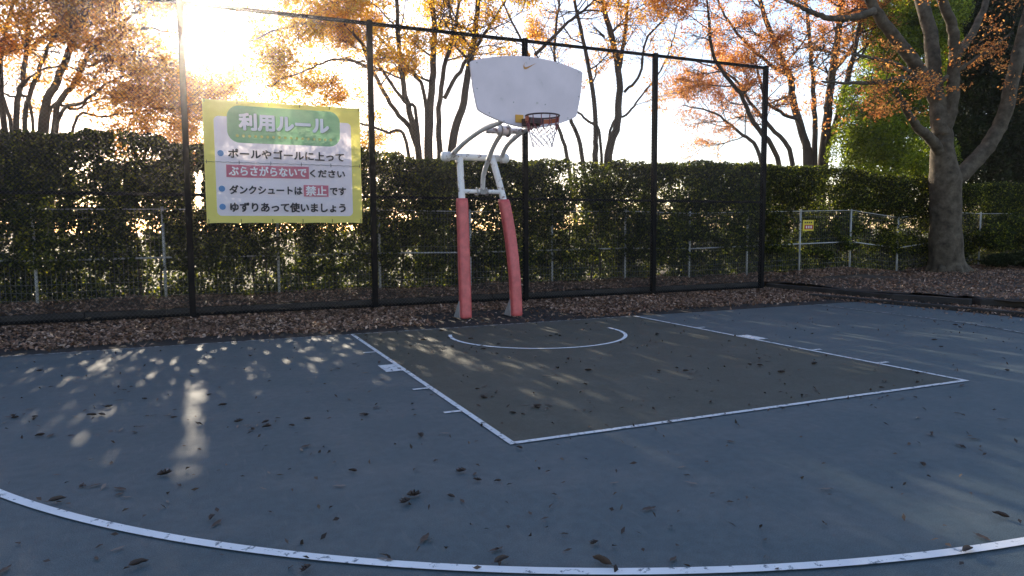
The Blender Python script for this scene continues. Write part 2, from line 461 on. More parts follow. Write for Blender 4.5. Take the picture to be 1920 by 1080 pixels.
# ------------------------------------------------------------------ chain link fence
FY = 3.12
posts = [-7.72, -4.55, -1.37, 1.80, 4.98, 8.15]
ZT, ZM, ZB = 5.35, 2.13, .07
fence = empty('chain_link_fence', (posts[0], FY, 0))
tag(fence, 'tall black chain link fence with square posts and three rails behind the basketball goal', 'fence')
def local(parent, o):
    o.parent = parent; o.matrix_parent_inverse = Matrix.Translation(-Vector(parent.location)); return o
for px in posts:
    m_ = MB(); m_.box((px-.05, FY-.05, -.02), (px+.05, FY+.05, ZT+.02))
    o = local(fence, m_.build('post', M['black_steel'], bevel=.006))
    for zz in (ZM, ZT-.06):
        for s in (-1, 1):
            b_ = MB(); b_.box((px+s*.051-.004, FY-.035, zz-.035), (px+s*.051+.004, FY+.035, zz+.035)); 
    tag(o)
for a, b in zip(posts[:-1], posts[1:]):
    for zz, r in ((ZT-.03, .03), (ZM, .026), (ZB, .026)):
        m_ = MB(); m_.box((a+.05, FY-r, zz-r), (b-.05, FY+r, zz+r))
        local(fence, m_.build('rail', M['black_steel'], bevel=.006))
    m_ = MB(); x0, x1, z0, z1 = a+.05, b-.05, ZB, ZT-.03
    pitch = .068; r = .0024
    for s in (1, -1):
        c = (x0-z1) if s > 0 else (x0+z0)
        cend = (x1-z0) if s > 0 else (x1+z1)
        while c < cend:
            pts = []
            if s > 0:   # x = c + z
                za, zb = max(z0, x0-c), min(z1, x1-c)
                p, q = (c+za, za), (c+zb, zb)
            else:       # x = c - z
                za, zb = max(z0, c-x1), min(z1, c-x0)
                p, q = (c-za, za), (c-zb, zb)
            if zb-za > .02:
                yy = FY-.034+s*.0018
                m_.tube([(p[0], yy, p[1]), (q[0], yy, q[1])], r, 4, True, False)
            c += pitch
    local(fence, m_.build('mesh_panel', M['wire']))

# ------------------------------------------------------------------ rule banner
BX0, BX1, BZ0, BZ1, BY = -4.27, -1.60, 1.65, 3.75, 3.045
def warp(x, z):
    """distance of the cloth in front of the fence"""
    return BY-.012-.014*np.sin(x*2.3+z*1.1)-.006*np.sin(x*4.1-z*2.3)-.007*np.sin((x+z)*3.2)
banner = empty('rules_banner', (-2.93, BY, BZ0))
tag(banner, 'yellow bordered cloth banner of court rules in Japanese tied to the chain link fence', 'banner')
def cloth(name, z0, z1, mat, x0=BX0, x1=BX1, off=0, sag=0):
    nx, nz = 70, 34
    X, Z = np.meshgrid(np.linspace(x0, x1, nx), np.linspace(z0, z1, nz))
    # edges pull in slightly between the ties
    tz = (Z-z0)/(z1-z0)
    Zs = Z+sag*(np.abs(np.sin((X-x0)/(x1-x0)*math.pi*5))-1)*(1-tz)*.012-sag*(1-np.abs(np.sin((X-x0)/(x1-x0)*math.pi*5)))*0
    Zs = Zs - tz*.010*np.abs(np.sin((X-x0)/(x1-x0)*math.pi*5))*sag
    Y_ = warp(X, Z)-off
    V = np.stack([X, Y_, Zs], -1).reshape(-1, 3)
    mb = MB(); mb.add(V, [(j*nx+i, j*nx+i+1, (j+1)*nx+i+1, (j+1)*nx+i) for j in range(nz-1) for i in range(nx-1)], True)
    return local(banner, mb.build(name, mat))
cloth('upper_sheet', 2.68, BZ1, M['banner'], sag=1, off=.003)
cloth('lower_sheet', BZ0, 2.705, M['banner'], sag=1)
def overlay(name, V, faces, mat, off, bold=0):
    V = np.asarray(V, float); mb = MB()
    for i, (dx, dz) in enumerate([(-bold, -bold), (bold, -bold), (bold, bold), (-bold, bold), (0, bold*1.2), (0, -bold*1.2), (bold*1.2, 0), (-bold*1.2, 0)] if bold else [(0, 0)]):
        Q = np.stack([V[:, 0]+dx, warp(V[:, 0], V[:, 1])-off-i*.0004, V[:, 1]+dz], 1)
        mb.add(Q, faces)
    return local(banner, mb.build(name, mat))
def rect(name, x0, x1, z0, z1, mat, off=.008):
    nx = max(2, int((x1-x0)/.03)); nz = max(2, int((z1-z0)/.03))
    X, Z = np.meshgrid(np.linspace(x0, x1, nx), np.linspace(z0, z1, nz))
    return overlay(name, np.stack([X.ravel(), Z.ravel()], 1), [(j*nx+i, j*nx+i+1, (j+1)*nx+i+1, (j+1)*nx+i) for j in range(nz-1) for i in range(nx-1)], mat, off)
def disc(mb, x, z, r, off):
    a = np.linspace(0, 2*math.pi, 24, endpoint=False)
    V = np.stack([x+r*np.cos(a), z+r*np.sin(a)], 1)
    mb.add(np.stack([V[:, 0], warp(V[:, 0], V[:, 1])-off, V[:, 1]], 1), [tuple(range(24))])
def text_mesh(body, bold):
    c = bpy.data.curves.new('text', 'FONT'); c.body = body; c.size = 1; c.offset = bold; c.resolution_u = 4
    o = bpy.data.objects.new('text', c); COL.objects.link(o)
    dg = bpy.context.evaluated_depsgraph_get(); dg.update()
    me = bpy.data.meshes.new_from_object(o.evaluated_get(dg))
    bpy.data.objects.remove(o)
    V = np.empty(len(me.vertices)*3); me.vertices.foreach_get('co', V); V = V.reshape(-1, 3)[:, :2]
    Fs = [tuple(p.vertices) for p in me.polygons]
    return V, Fs
def fit(V, x0, x1, z0, z1):
    lo, hi = V.min(0), V.max(0)
    return np.stack([x0+(V[:, 0]-lo[0])/(hi[0]-lo[0])*(x1-x0), z0+(V[:, 1]-lo[1])/(hi[1]-lo[1])*(z1-z0)], 1)
def write(name, body, x0, x1, z0, z1, mat, bold=.026, off=.018):
    V, Fs = text_mesh(body, 0)
    b = .0042*bold/.026
    return overlay(name, fit(V, x0+b, x1-b, z0+b, z1-b), Fs, mat, off, b)
V_, F_ = text_mesh('利用ルール', 0)
overlay('title_shadow', fit(V_, -3.68, -2.17, 3.245, 3.52), F_, M['ink_shade'], .013, .017)
overlay('title', fit(V_, -3.69, -2.18, 3.255, 3.53), F_, M['ink_white'], .019, .012)
for i in range(17):
    mb = MB(); disc(mb, -3.73+i*(1.59/16), 3.148, .024, .010); local(banner, mb.build('title_dot', M['ink_yellow']))
for zz in (2.84, 2.235, 1.925):
    mb = MB(); disc(mb, -4.01, zz, .052, .009); local(banner, mb.build('bullet', M['ink_blue']))
write('rule_text', 'ポールやゴールに上って', -3.89, -1.91, 2.765, 2.925, M['ink'])
rect('red_highlight', -3.93, -2.545, 2.435, 2.65, M['ink_red'])
write('highlight_text', 'ぶらさがらないで', -3.89, -2.59, 2.465, 2.63, M['ink_white'])
write('rule_text', 'ください', -2.53, -1.90, 2.465, 2.605, M['ink'])
write('rule_text', 'ダンクシュートは', -3.89, -2.67, 2.145, 2.30, M['ink'])
rect('red_highlight', -2.645, -2.205, 2.12, 2.325, M['ink_red'])
write('highlight_text', '禁止', -2.61, -2.24, 2.135, 2.31, M['ink_white'], .026)
write('rule_text', 'です', -2.18, -1.89, 2.15, 2.295, M['ink'])
write('rule_text', 'ゆずりあって使いましょう', -3.89, -1.905, 1.835, 2.005, M['ink'], .032)
mb = MB(); xs_ = np.linspace(BX0+.01, BX1-.01, 60)
mb.tube(np.stack([xs_, warp(xs_, 2.69)-.010, 2.690+.004*np.sin(xs_*40)], 1), .0035, 5)
local(banner, mb.build('seam_line', M['wire']))  # added thin tube that draws the dark line of the sheet seam
for k in range(6):
    mb = MB()
    xx = BX0+.03+(BX1-BX0-.06)*k/5
    for zz in (BZ0+.03, 2.69, BZ1-.03):
        mb = MB(); yy = float(warp(xx, zz))
        mb.tube([(xx, yy-.008, zz-.03), (xx+.004, yy-.014, zz), (xx, yy-.008, zz+.03), (xx+.002, BY+.02, zz+.034)], .0045, 5)
        local(banner, mb.build('cable_tie', M['wire']))

# ------------------------------------------------------------------ basketball goal
goal = empty('basketball_goal', (.1, .95, 0))
tag(goal, 'white basketball goal with red padded legs, curved arms and a fan shaped backboard', 'basketball goal')
def gpart(mb, name, mat, bevel=0, parent=None):
    o = mb.build(name, mat, None, bevel)
    p = parent or goal
    o.parent = goal if parent is None else parent
    if parent is None: o.matrix_parent_inverse = Matrix.Translation(-Vector(goal.location))
    return o
def curve(pts, n=24):
    pts = np.asarray(pts, float); k = len(pts)
    t = np.linspace(0, k-1, n); out = []
    for s in t:
        i = min(int(s), k-2); f = s-i
        p0, p1, p2, p3 = pts[max(i-1, 0)], pts[i], pts[i+1], pts[min(i+2, k-1)]
        out.append(.5*((2*p1)+(-p0+p2)*f+(2*p0-5*p1+4*p2-p3)*f*f+(-p0+3*p1-3*p2+p3)*f**3))
    return np.array(out)
legs = [[(-.33, .93, 0.0), at(.98, 871, 523), at(1.04, 868.5, 440), at(1.10, 866, 372), at(1.27, 862, 297)],
        [(.575, .86, 0.0), at(.90, 965, 523), at(.99, 957, 447), at(1.08, 944, 374), at(1.27, 923.5, 298)]]
for pts in legs:
    c = curve(pts, 41)
    zc = c[:, 2]; k = int(np.argmin(abs(zc-2.03)))
    mb = MB(); mb.tube(c[k-3:], .056, 16); leg = gpart(mb, 'leg', M['worn_white'])
    pad = c[:k+1].copy(); pad[0][2] = .02
    # padded sleeve with a rounded square section
    mb = MB(); V = []; Fs = []; n = 20
    sl = .102
    for i, p in enumerate(pad):
        a = np.arange(n)*2*math.pi/n+math.pi/4
        rr = sl*(np.abs(np.cos(a))**4+np.abs(np.sin(a))**4)**-.25*1.0
        if i in (0, len(pad)-1): rr = rr*.90
        if i == 0: p = p+np.array([0, 0, 0])
        V += [(p[0]+r_*math.cos(b_), p[1]+r_*math.sin(b_), p[2]) for r_, b_ in zip(rr*.93, a)]
    k2 = len(pad)
    Fs = [(i*n+j, i*n+(j+1) % n, (i+1)*n+(j+1) % n, (i+1)*n+j) for i in range(k2-1) for j in range(n)]
    Fs += [tuple(range(n-1, -1, -1)), tuple((k2-1)*n+j for j in range(n))]
    mb.add(V, Fs, True)
    po = gpart(mb, 'leg_pad', M['pad'])
    b0 = np.array([pts[0][0], pts[0][1], 0])
    mb = MB()   # steel gusset behind the foot
    gx = b0[0]-.10
    mb.add([(gx-.01, b0[1]+.02, .016), (gx-.01, b0[1]+.30, .016), (gx-.01, b0[1]+.04, .31), (gx+.01, b0[1]+.02, .016), (gx+.01, b0[1]+.30, .016), (gx+.01, b0[1]+.04, .31)],
           [(0, 1, 2), (5, 4, 3), (0, 3, 4, 1), (1, 4, 5, 2), (2, 5, 3, 0)])
    gpart(mb, 'gusset', M['steel'])
    mb = MB(); mb.box((b0[0]-.15, b0[1]-.09, -.02), (b0[0]+.12, b0[1]+.33, .014)); gpart(mb, 'base_plate', M['asphalt'])
mb = MB(); mb.tube([(-.56, 1.28, 2.745), (.575, 1.28, 2.745)], .058, 16); cbar = gpart(mb, 'crossbar', M['worn_white'])
for xx, s in ((-.56, -1), (.575, 1)):
    mb = MB(); mb.tube([(xx-s*.10, 1.28, 2.745), (xx-s*.095, 1.28, 2.745), (xx+s*.02, 1.28, 2.745), (xx+s*.045, 1.28, 2.745)], [.07, .082, .082, .06], 18)
    gpart(mb, 'end_cap', M['worn_white'])
mb = MB(); p0, p1 = at(1.09, 868, 358.5), at(1.09, 938, 360); mb.tube([p0, p1], .036, 12); gpart(mb, 'lower_bar', M['worn_white'])
pm = (p0*.47+p1*.53)
for s in (-.115, .065):
    mb = MB(); q = pm+np.array([s, 0, 0]); a = np.linspace(0, 2*math.pi, 17)
    mb.tube([q+np.array([.012*math.sin(t*2), .062*math.cos(t), .062*math.sin(t)]) for t in a], .013, 6)
    gpart(mb, 'clamp_ring', M['steel'])
mb = MB(); mb.box(pm+np.array([-.06, -.05, -.05]), pm+np.array([.05, .05, .06])); gpart(mb, 'strut_bracket', M['steel'], .008)
armL = curve([at(1.28, 844, 294), at(.75, 871, 267), at(.1, 901, 245), at(-.5, 934, 230), (-.33, -.84, 3.09)], 28)
armR = curve([at(1.28, 940, 296), at(.85, 950, 273), at(.35, 971, 253), at(-.1, 991, 240), (.33, -.84, 3.09)], 28)
for a_ in (armL, armR):
    mb = MB(); mb.tube(a_, .042, 14); gpart(mb, 'arm', M['arm_white'])
mb = MB(); u0, u1 = at(.05, 912, 245), at(.05, 979, 246); mb.tube([u0, u1], .045, 14); gpart(mb, 'upper_bar', M['worn_white'])
um = at(.05, 945, 245.5)
mb = MB(); mb.tube([um+np.array([-.10, 0, 0]), um+np.array([.10, 0, 0])], .078, 16); gpart(mb, 'hinge_sleeve', M['worn_white'])
for s in (-.06, .065):
    mb = MB(); mb.tube([um+np.array([s, .088*math.cos(t), .088*math.sin(t)]) for t in np.linspace(0, 2*math.pi, 17)], .012, 6); gpart(mb, 'clamp_ring', M['steel'])
mb = MB(); mb.tube(curve([pm+np.array([-.005, 0, .02]), at(.93, 907, 327), at(.62, 917, 297), at(.35, 926, 273), at(.07, 938, 253)], 24), .04, 14); gpart(mb, 'strut', M['arm_white'])
# backboard: fan outline
BBY = -.92
def bb_outline():
    P = []
    for x in np.linspace(-.83, .83, 21): P.append((x, 3.955-.125*(x/.83)**2))
    P += [(.868, 3.815), (.880, 3.79), (.878, 3.74), (.845, 3.45), (.792, 3.20), (.775, 3.165), (.74, 3.14)]
    for x in np.linspace(.66, -.66, 17): P.append((x, 2.955+.165*(abs(x)/.70)**1.8))
    P += [(-.74, 3.14), (-.775, 3.165), (-.792, 3.20), (-.845, 3.45), (-.878, 3.74), (-.880, 3.79), (-.868, 3.815)]
    return [(x-.012, z) for x, z in P][::-1]
mb = MB(); mb.prism(bb_outline()[::-1], BBY-.005, BBY+.04)
board = gpart(mb, 'backboard', M['board'], .008)
for x_, z_ in [(-.80, 3.80), (-.45, 3.90), (0, 3.92), (.45, 3.90), (.80, 3.80), (-.80, 3.45), (.80, 3.45), (-.62, 3.13), (.62, 3.13), (-.4, 3.03), (.4, 3.03), (-.25, 3.3), (.25, 3.3)]:
    a = np.linspace(0, 2*math.pi, 10, endpoint=False); mb = MB()
    mb.add([(x_+.009*math.cos(t), BBY-.0085, z_+.009*math.sin(t)) for t in a], [tuple(range(10))])
    local(goal, mb.build('bolt', M['steel']))
# the curved tick emblem
t = np.linspace(0, 1, 24)
def bez(p, t): return ((1-t)**3)[:, None]*np.array(p[0])+(3*(1-t)**2*t)[:, None]*np.array(p[1])+(3*(1-t)*t**2)[:, None]*np.array(p[2])+(t**3)[:, None]*np.array(p[3])
up_ = bez([(0.06, .40), (-.13, .12), (-.02, -.02), (.18, .05)], t)
up2 = bez([(.18, .05), (.22, .06), (.3, .09), (1.0, .42)], t)
lo_ = bez([(1.0, .42), (.5, .16), (.28, .06), (.16, -.03)], t) 
lo2 = bez([(.16, -.05), (-.16, -.20), (-.20, .08), (.06, .40)], t)
sw = np.concatenate([up_[:-1], up2[:-1], bez([(1.0, .42), (.62, .20), (.34, -.02), (.16, -.10)], t)[:-1], bez([(.16, -.10), (-.10, -.20), (-.22, .06), (.06, .40)], t)[:-1]])
sw = sw*.185+np.array([-.075, 3.795])
mb = MB(); mb.prism([tuple(p) for p in sw], BBY-.009, BBY-.006)
local(goal, mb.build('tick_emblem', M['gold']))
# rim
RY, RZ, RX = -1.36, 3.06, -.008
mb = MB(); mb.box((-.225, BBY-.018, 3.02), (-.10, BBY-.006, 3.13)); local(goal, mb.build('rim_plate', M['plate'], bevel=.004))
mb = MB()
mb.add([(-.13, BBY-.02, 2.975), (.12, BBY-.02, 2.975), (.12, BBY-.02, 3.075), (-.13, BBY-.02, 3.075), (-.11, RY+.19, 2.985), (.10, RY+.19, 2.985), (.10, RY+.19, 3.05), (-.11, RY+.19, 3.05)],
       [(0, 3, 2, 1), (4, 5, 6, 7), (0, 1, 5, 4), (1, 2, 6, 5), (2, 3, 7, 6), (3, 0, 4, 7)])
local(goal, mb.build('rim_bracket', M['rim_ring']))
a = np.linspace(0, 2*math.pi, 49)
mb = MB(); mb.tube([(RX+.232*math.cos(s), RY+.232*math.sin(s), RZ) for s in a], .011, 10, True, False)
rimo = local(goal, mb.build('rim', M['rim_ring']))
mb = MB(); n = 40     # flat band welded below the ring
a2 = np.linspace(math.radians(-10), math.radians(190), n)
V = []
for s in a2:
    for r_, z_ in ((.238, RZ-.014), (.238, RZ-.075), (.230, RZ-.075), (.230, RZ-.014)):
        V.append((RX+r_*math.cos(s), RY+r_*math.sin(s), z_))
Fs = [(i*4+j, (i+1)*4+j, (i+1)*4+(j+1) % 4, i*4+(j+1) % 4) for i in range(n-1) for j in range(4)]+[(0, 1, 2, 3), (n*4-1, n*4-2, n*4-3, n*4-4)]
mb.add(V, Fs); local(goal, mb.build('rim_band', M['rim']))
# net
def net(z0, z1, r0, r1, rows, mat, name, loops=12, rad=.0042):
    mb = MB()
    def pt(k, i):
        f = i/rows; s = 2*math.pi*(k+.5*(i % 2))/loops
        r = r0+(r1-r0)*f**.75
        return (RX+r*math.cos(s), RY+r*math.sin(s), z0+(z1-z0)*f)
    for i in range(rows):
        for k in range(loops):
            p = pt(k, i)
            for q in ((pt(k, i+1), pt(k-1, i+1)) if i % 2 == 0 else (pt(k, i+1), pt(k+1, i+1))):
                mb.tube([p, tuple((np.array(p)+np.array(q))/2-np.array([0, 0, .004])), q], rad, 5, True, False)
    return local(goal, mb.build(name, mat))
mb = MB()
for k in range(12):
    s = 2*math.pi*k/12; s2 = 2*math.pi*(k+.5)/12; s3 = 2*math.pi*(k-.5)/12
    top = np.array((RX+.232*math.cos(s), RY+.232*math.sin(s), RZ+.008)); mid = np.array((RX+.212*math.cos(s), RY+.212*math.sin(s), RZ-.13))
    mb.tube([top, mid], .0065, 5, True, False)
    for q in (s2, s3): mb.tube([mid, (RX+.195*math.cos(q), RY+.195*math.sin(q), RZ-.21)], .006, 5, True, False)
local(goal, mb.build('net_cord', M['net_red']))
net(RZ-.21, RZ-.43, .195, .135, 5, M['net_white'], 'net', 12, .0045)

def nest(root, rules):
    kids = list(root.children)
    for child in kids:
        for host, names in rules:
            if child.name.split('.')[0] in names:
                hosts = [h for h in kids if h.name.split('.')[0] == host]
                c = np.mean([v.co for v in child.data.vertices], 0)
                h = min(hosts, key=lambda h: np.linalg.norm(np.mean([v.co for v in h.data.vertices], 0)-c))
                child.parent = h; child.matrix_parent_inverse = Matrix.Identity(4)
nest(goal, [('leg', ('leg_pad', 'gusset', 'base_plate')), ('backboard', ('bolt', 'tick_emblem')), ('rim', ('rim_band', 'rim_plate', 'rim_bracket', 'net_cord', 'net')),
            ('crossbar', ('end_cap',)), ('upper_bar', ('hinge_sleeve',)), ('lower_bar', ('strut_bracket',))])
nest(banner, [('upper_sheet', ('title', 'title_shadow', 'title_dot'))])

# ------------------------------------------------------------------ white mesh fence
WY = 4.62
wx = [-9.15, -7.08, -5.02, -2.97, -.92, 1.13, 3.18, 5.2, 7.15, 9.05, 10.93, 12.88, 14.85, 16.75, 18.65, 20.6, 22.6]
def wz(x): return float(hgt(x, WY))
wtop = {x: wz(x)+1.68 for x in wx}
wf = empty('mesh_fence', (wx[0], WY, 0))
tag(wf, 'low white wire mesh fence half overgrown by the hedge behind the leafy bank', 'fence')
for x in wx:
    mb = MB(); mb.tube([(x, WY, wz(x)-.1), (x, WY, wtop[x]+.05)], .027, 10); local(wf, mb.build('post', M['white_post']))
for a, b in zip(wx[:-1], wx[1:]):
    za, zb = wz(a), wz(b); ta, tb = wtop[a], wtop[b]
    for f, r in ((.46, .017), (1.0, .012)):
        mb = MB(); mb.tube([(a+.02, WY-.02, za+(ta-za)*f), (b-.02, WY-.02, zb+(tb-zb)*f)], r, 8); local(wf, mb.build('rail', M['white_post']))
    mb = MB(); k = 27
    for i in range(1, k):
        f = i/k; x = a+(b-a)*f; z0 = za+(zb-za)*f+.06; z1 = ta+(tb-ta)*f
        mb.tube([(x, WY-.015, z0), (x, WY-.015, z1)], .0026, 4, True, False)
    for f in (.035, .12, .2, .46, .54, .9, .97):
        mb.tube([(a, WY-.02, za+(ta-za)*f), (b, WY-.02, zb+(tb-zb)*f)], .0028, 4, True, False)
    local(wf, mb.build('wire_panel', M['white_wire']))

ys = empty('warning_sign', (11.17, WY-.05, 1.42))
tag(ys, 'small square yellow sign with a red block hung on the white mesh fence', 'sign')
mb = MB(); mb.box((10.97, WY-.058, 1.42), (11.37, WY-.05, 1.72)); local(ys, mb.build('sign_plate', M['sign_yellow']))
mb = MB(); mb.box((11.03, WY-.062, 1.465), (11.345, WY-.0585, 1.585)); local(ys, mb.build('red_block', M['sign_red']))
for i in range(3):
    mb = MB(); mb.box((11.075+i*.085, WY-.066, 1.49), (11.12+i*.085, WY-.0625, 1.56)); local(ys, mb.build('sign_letter', M['sign_white']))
for i in range(4):
    mb = MB(); mb.box((11.03+i*.075, WY-.062, 1.63), (11.075+i*.075, WY-.0585, 1.675)); local(ys, mb.build('sign_letter', M['sign_ink']))

# ------------------------------------------------------------------ hedge
def sun_gap(P):
    """opening cut into the leaves to let the white sun glow show"""
    d = np.hypot((P[:, 0]+4.05)/.85, (P[:, 2]-6.0)/1.0)+.7*(vnoise(P, 2.4)-.5)
    return (d > 1)|(rng.random(len(P)) < .04)
def sky_gap(P):
    c = at(10, 1283, 30)
    d = np.hypot((P[:, 0]-c[0])/1.0, (P[:, 2]-c[2])/2.0)+.8*(vnoise(P, 1.9)-.5)
    return (d > 1)|(rng.random(len(P)) < .06)
def hedge_top(x):
    P = np.stack([x, x*0, x*0], 1)
    base = np.interp(x, [-14, -7.4, -5.5, -4.6, -2, -.8, .4, 4, 7.2, 11.8, 12.6, 13.4, 16, 18, 21, 30], [3.3, 3.3, 3.36, 3.16, 3.2, 3.18, 3.04, 3.1, 3.2, 3.25, 3.25, 3.1, 3.05, 2.9, 2.95, 2.95])
    return base+.10*(vnoise(P, 2.3)-.5)+.10*(vnoise(P, 6)-.5)
windows = [(-5.5, -4.6, .25, 2.1), (.3, 1.4, .25, 1.95), (-.5, .4, .9, 1.2), (7.0, 9.0, .9, 1.2), (10.5, 15.2, .2, 2.05), (-3.4, -2.6, .2, .6), (18.2, 19.3, .8, 2.0)]
def hedge_pts(n, x0, x1):
    P = np.stack([rng.uniform(x0, x1, n), rng.uniform(4.25, 5.65, n), rng.uniform(.2, 3.45, n)], 1)
    x, y, z = P.T
    top = hedge_top(x)
    k = z < top-.18*np.clip(np.abs(y-4.95)-.35, 0, 1)
    front = 4.36+.25*(vnoise(P*np.array([1, 0, 1]), 1.6)-.3)
    front = np.where(z < .74+.35*(vnoise(P*np.array([1, 0, 0]), .9)-.5), np.maximum(front, 4.68), front)
    for a, b, c, d in windows:
        front = np.where((x > a) & (x < b) & (z > c) & (z < d) & (vnoise(P*np.array([1, 0, 1]), 2.7) > .36), np.maximum(front, 4.68), front)
    k &= y > front
    back = 5.55-.2*vnoise(P*np.array([1, 0, 1])+9, 1.8)
    k &= y < back
    nz = .30*vnoise(P, 1.3)+.40*vnoise(P+31, 3.6)+.30*vnoise(P+11, 7.5)
    low = np.clip((z-.2)/.4, 0, 1)
    left = np.interp(x, [-9, -6, -2, 1, 4, 12, 16, 22], [1.12, 1.05, 1.02, .95, .9, .9, .9, .9])
    dens = (.72+.28*low)*left*np.clip((nz-.37)*7, .10, 1)*np.where(z > top-.25, 1.2, 1)
    dens = dens*np.where((x > -4.5) & (x < -4.27) & (z > 1.9) & (z < 2.7), .5, 1)  # leaves thinned here so a streak of sun reaches the court
    k &= rng.random(n) < dens
    P = P[k]
    ty, tz = math.tan(SUN_AZ), math.tan(SUN_EL)
    hx = P[:, 0]-(P[:, 1]-4.95)*ty; hz_ = P[:, 2]-(P[:, 1]-4.95)*tz
    keep = np.ones(len(P), bool)
    for cx, cz, rx, rz in DAPPLE_GAPS:
        if x0-1 < cx < x1+1: keep &= ((hx-cx)/rx)**2+((hz_-cz)/rz)**2 > 1
    return P[keep]
# openings cut through the hedge along the sun direction to shape the dapples
_g = np.random.default_rng(21)
DAPPLE_GAPS = []
for _ in range(240):
    DAPPLE_GAPS.append((_g.uniform(-8.4, -1.2), _g.uniform(.95, 2.15), _g.uniform(.018, .042), _g.uniform(.018, .036)))
for _ in range(24):
    cx, cz = _g.uniform(-8.4, -4.7), _g.uniform(1.6, 3.1)
    for _k in range(3): DAPPLE_GAPS.append((cx+_g.normal()*.2, cz+_g.normal()*.12, _g.uniform(.018, .042), _g.uniform(.018, .042)))
for _k in range(7):
    DAPPLE_GAPS.append((-4.39+_g.normal()*.03, 2.0+_k*.10, _g.uniform(.05, .085), _g.uniform(.05, .08)))
for cz in (2.86, 2.98, 3.06): DAPPLE_GAPS.append((-4.42+_g.normal()*.03, cz, .05, .04))
for _ in range(140):
    DAPPLE_GAPS.append((_g.uniform(-1.6, 3.5), _g.uniform(1.0, 2.6), _g.uniform(.022, .05), _g.uniform(.03, .075)))
for _ in range(130):
    DAPPLE_GAPS.append((_g.uniform(3.5, 12), _g.uniform(1.0, 3.05), _g.uniform(.025, .05), _g.uniform(.03, .08)))
for _ in range(12):
    DAPPLE_GAPS.append((_g.uniform(3.0, 7), _g.uniform(2.1, 3.0), _g.uniform(.04, .08), _g.uniform(.06, .12)))
hedge = empty('tall_hedge', (2, 5, 0))
tag(hedge, 'tall clipped evergreen hedge with gaps of light growing behind the white mesh fence', 'hedge')
P = hedge_pts(1150000, -13, 13.3)
local(hedge, quads('foliage', leaf_quads(P, .075, .048, .15), M['hedge']))
low_h = empty('low_hedge', (20, 5, 0))
tag(low_h, 'lower stretch of clipped hedge running on behind the big grey tree', 'hedge')
P2 = hedge_pts(620000, 13.3, 30)
local(low_h, quads('foliage', leaf_quads(P2, .075, .048, .15), M['hedge']))
for par, x0, x1 in ((hedge, -12.9, 13.2), (low_h, 13.5, 29.8)):
    mb = MB(); x = x0
    while x < x1:
        p = np.array([x, 4.98+random.uniform(-.12, .12), .05]); zt = 2.6+random.uniform(-.3, .3)
        pts = [p]
        for i in range(6): pts.append(pts[-1]+np.array([random.uniform(-.07, .07), random.uniform(-.05, .05), zt/6]))
        mb.tube(pts, np.linspace(.028, .008, 7), 6)
        for i in range(1, 6):
            for _ in range(2):
                q = pts[i]; d = np.array([random.uniform(-.5, .5), random.uniform(-.4, .4), random.uniform(.15, .5)])
                mb.tube([q, q+d*.5+np.array([0, 0, .03]), q+d], [.010, .007, .003], 4, True, False)
        x += random.uniform(.28, .55)
    local(par, mb.build('stems', M['bark_dark']))

